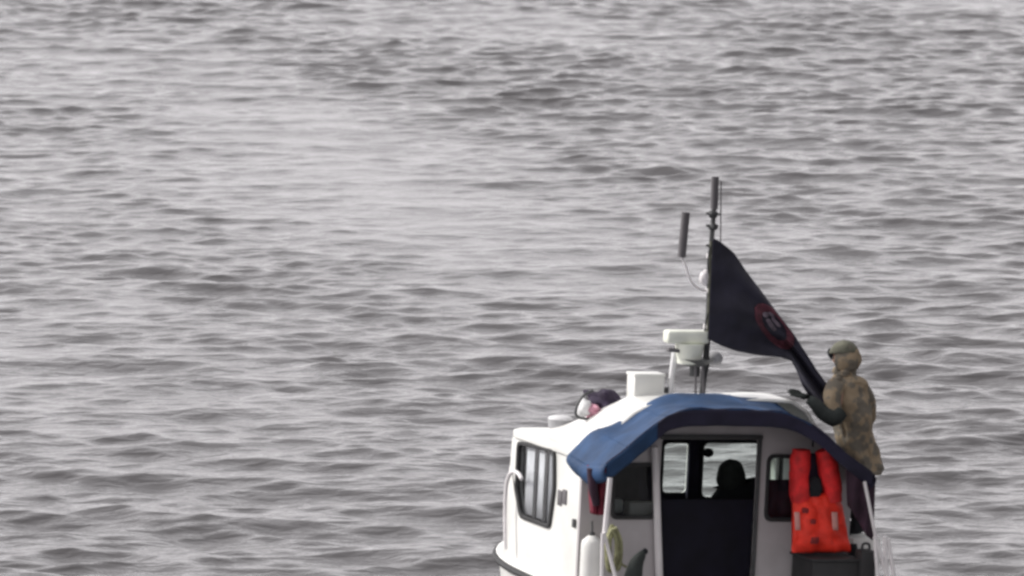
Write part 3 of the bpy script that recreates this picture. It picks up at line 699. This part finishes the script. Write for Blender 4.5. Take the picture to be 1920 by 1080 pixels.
for sg, pl in ((-1, [LS+Vector((.01, 0, -.03)), P_(1560, 745, -.20), P_(1566, 780, -.24)]), (1, [RS+Vector((-.02, 0, -.05)), P_(1625, 748, .16), P_(1628, 782, .22), P_(1612, 796, .32)])):
    mb = MB(); mb.tube(pl, [.085, .085, .075] if sg < 0 else [.085, .085, .075, .06], 14)
    for v_ in mb.bm.verts: v_.co += noise.noise_vector(v_.co*9)*.018
    part('jacket_sleeve', mb, M['camo'], man)
mb = MB(); mb.tube([P_(1572, 772, -.24), P_(1561, 784, -.25), P_(1540, 768, -.21), P_(1516, 749, -.17)], [.09, .088, .068, .048], 14)
for v_ in mb.bm.verts: v_.co += noise.noise_vector(v_.co*8)*.02
part('sleeve', mb, M['dgreen'], man)
JJ = dict(pel=(P_(1608, 848), .11), lh=(P_(1601, 866, -.06), .095), lk=(P_(1607, 918, -.06), .09), la=(P_(1606, 980, -.08), .075), rh=(P_(1615, 864, .06), .095), rk=(P_(1620, 914, .12), .09), ra=(P_(1622, 974, .12), .075))
skin('trousers', JJ, [('pel', 'lh'), ('lh', 'lk'), ('lk', 'la'), ('pel', 'rh'), ('rh', 'rk'), ('rk', 'ra')], M['black'], man, 'pel')
for an in ('la', 'ra'):
    p = J[an][0]; mb = MB(); mb.ell((p.x-.05, p.y+.06, fz+.045), (.06, .15, .05), (0, 0, R(40))); mb.tube([(p.x, p.y, fz+.04), (p.x, p.y, fz+.16)], [.055, .06], 12); part('boot', mb, M['black'], man)
fw = Vector((-.75, .6, -.12)); hc = P_(1583, 671)
mb, hm = head_mesh(hc, fw, (.03, 0, 1), .125); part('head', mb, M['skin'], man)
for s in (-1, 1): part('eye', MB().ell(hm @ Vector((s*.28, .74, .05)), (.013, .013, .010)), M['eye'], man)
def shell(mm, c, rad, cut, m, name, lump=.1, yk=None):
    mb = MB(); b = bmesh.new(); bmesh.ops.create_uvsphere(b, u_segments=32, v_segments=20, radius=1)
    dl_ = [v for v in b.verts if cut(v.co)]; bmesh.ops.delete(b, geom=dl_, context='VERTS')
    for v in b.verts:
        k = 1+lump*noise.noise(v.co*2.2+Vector((5, 1, 0))); v.co = Vector((v.co.x*rad[0]+c[0], v.co.y*rad[1]+c[1], v.co.z*rad[2]+c[2]))*k
    bmesh.ops.transform(b, matrix=mm, verts=b.verts); mb.join(b); mb.th = .012; return part(name, mb, M[m], man)
shell(hm, (0, -.10, -.02), (1.02, 1.12, 1.22), lambda c: c.y > .62 and c.z < .55 or c.z < -.8, 'camo', 'hood', .14)
shell(hm, (0, 0, .26), (1.03, 1.13, 1.02), lambda c: c.z < .02, 'olive', 'cap')
mb = MB(); p0 = hm @ Vector((0, 1.0, .35)); mb.ell(p0, (.035, .035, .055), (0, R(-25), 0)); part('head_lamp', mb, M['black'], man)
mb = MB(); p0 = P_(1607, 672, 0.0); mb.ell(p0, (.03, .03, .04)); part('earpiece', mb, M['dgrey'], man)

d = J['lw'][0]-J['le'][0]; hand(man, J['lw'][0]+d.normalized()*.01, d, (0, .6, -.8), M['dgreen'], 'hand', 1.15, .35)
d = J['rw'][0]-J['re'][0]; hand(man, J['rw'][0], d, (-.3, -.2, -1), M['skin'])
# helmsman in dark clothing inside the wheelhouse
HY = 1.08
Q = lambda x, y, d=0: pt(x, y, 'y', HY+d)
hx = Q(1370, 893)
helm = thing('person', 'person in dark clothing seen from behind as a silhouette through the cabin doorway', 'person', (hx.x, HY, .95))
z0 = 1.0
J = dict(pel=(Vector((hx.x, HY-.02, z0+.08)), .12), waist=(Vector((hx.x, HY, z0+.25)), .11), chest=(Q(1374, 945), (.16, .11)), neck=(Q(1371, 920), .06), hd=(Q(1370, 900), .09),
    ls=(Q(1340, 950, -.02), .075), rs=(Q(1412, 912, .0), .115))
Q2 = Q
J['le'] = (J['ls'][0]+Vector((-.06, .10, -.26)), .06); J['lw'] = (J['le'][0]+Vector((.03, .25, .02)), .04)
J['re'] = (J['rs'][0]+Vector((.05, .10, -.26)), .06); J['rw'] = (J['re'][0]+Vector((-.04, .25, .02)), .04)
for s, k in ((-1, 'l'), (1, 'r')):
    J[k+'h'] = (J['pel'][0]+Vector((s*.1, .08, 0)), .11); J[k+'k'] = (J['pel'][0]+Vector((s*.16, .48, -.02)), .075) if False else (J['pel'][0]+Vector((s*.14, .24, -.25)), .08)
    J[k+'a'] = (J['pel'][0]+Vector((s*.14, .16, -.66)), .05)
E = [('pel', 'waist'), ('waist', 'chest'), ('chest', 'neck'), ('neck', 'hd'), ('chest', 'ls'), ('ls', 'le'), ('le', 'lw'), ('chest', 'rs'), ('rs', 're'), ('re', 'rw'), ('pel', 'lh'), ('lh', 'lk'), ('lk', 'la'), ('pel', 'rh'), ('rh', 'rk'), ('rk', 'ra')]
JB = {k: (v[0], v[1]*.6 if isinstance(v[1], float) else tuple(q*.6 for q in v[1])) for k, v in J.items()}
skin('body', JB, E, M['skin'], helm, 'pel')
JJ = {k: (v[0], (v[1]*1.2 if isinstance(v[1], float) else tuple(q*1.3 for q in v[1]))) for k, v in J.items() if k not in ('hd', 'lh', 'lk', 'la', 'rh', 'rk', 'ra')}
JJ['neck'] = (Q(1373, 915), .15)
skin('jacket', JJ, [e for e in E if e[0] in JJ and e[1] in JJ], M['black'], helm, 'pel')
JJ = {k: (v[0], v[1]*1.2) for k, v in J.items() if k in ('pel', 'lh', 'lk', 'la', 'rh', 'rk', 'ra')}
skin('trousers', JJ, [e for e in E if e[0] in JJ and e[1] in JJ], M['black'], helm, 'pel')
mb, hm = head_mesh(Q(1370, 894), (-.1, 1, 0), (0, 0, 1), .122); part('head', mb, M['skin'], helm)
for s in (-1, 1): part('eye', MB().ell(hm @ Vector((s*.28, .74, .05)), (.013, .013, .010)), M['eye'], helm)
_m = man; man = helm
shell(hm, (0, -.06, .0), (1.10, 1.15, 1.36), lambda c: c.y > .55 and c.z < .3 or c.z < -.93, 'dgreen', 'hood', .08)
man = _m
for k in 'lr':
    d = J[k+'w'][0]-J[k+'e'][0]; hand(helm, J[k+'w'][0], d, (0, 0, -1), M['black'])
    p = J[k+'a'][0]; mb = MB(); mb.ell((p.x, p.y+.06, p.z-.03), (.05, .13, .045)); part('boot', mb, M['black'], helm)
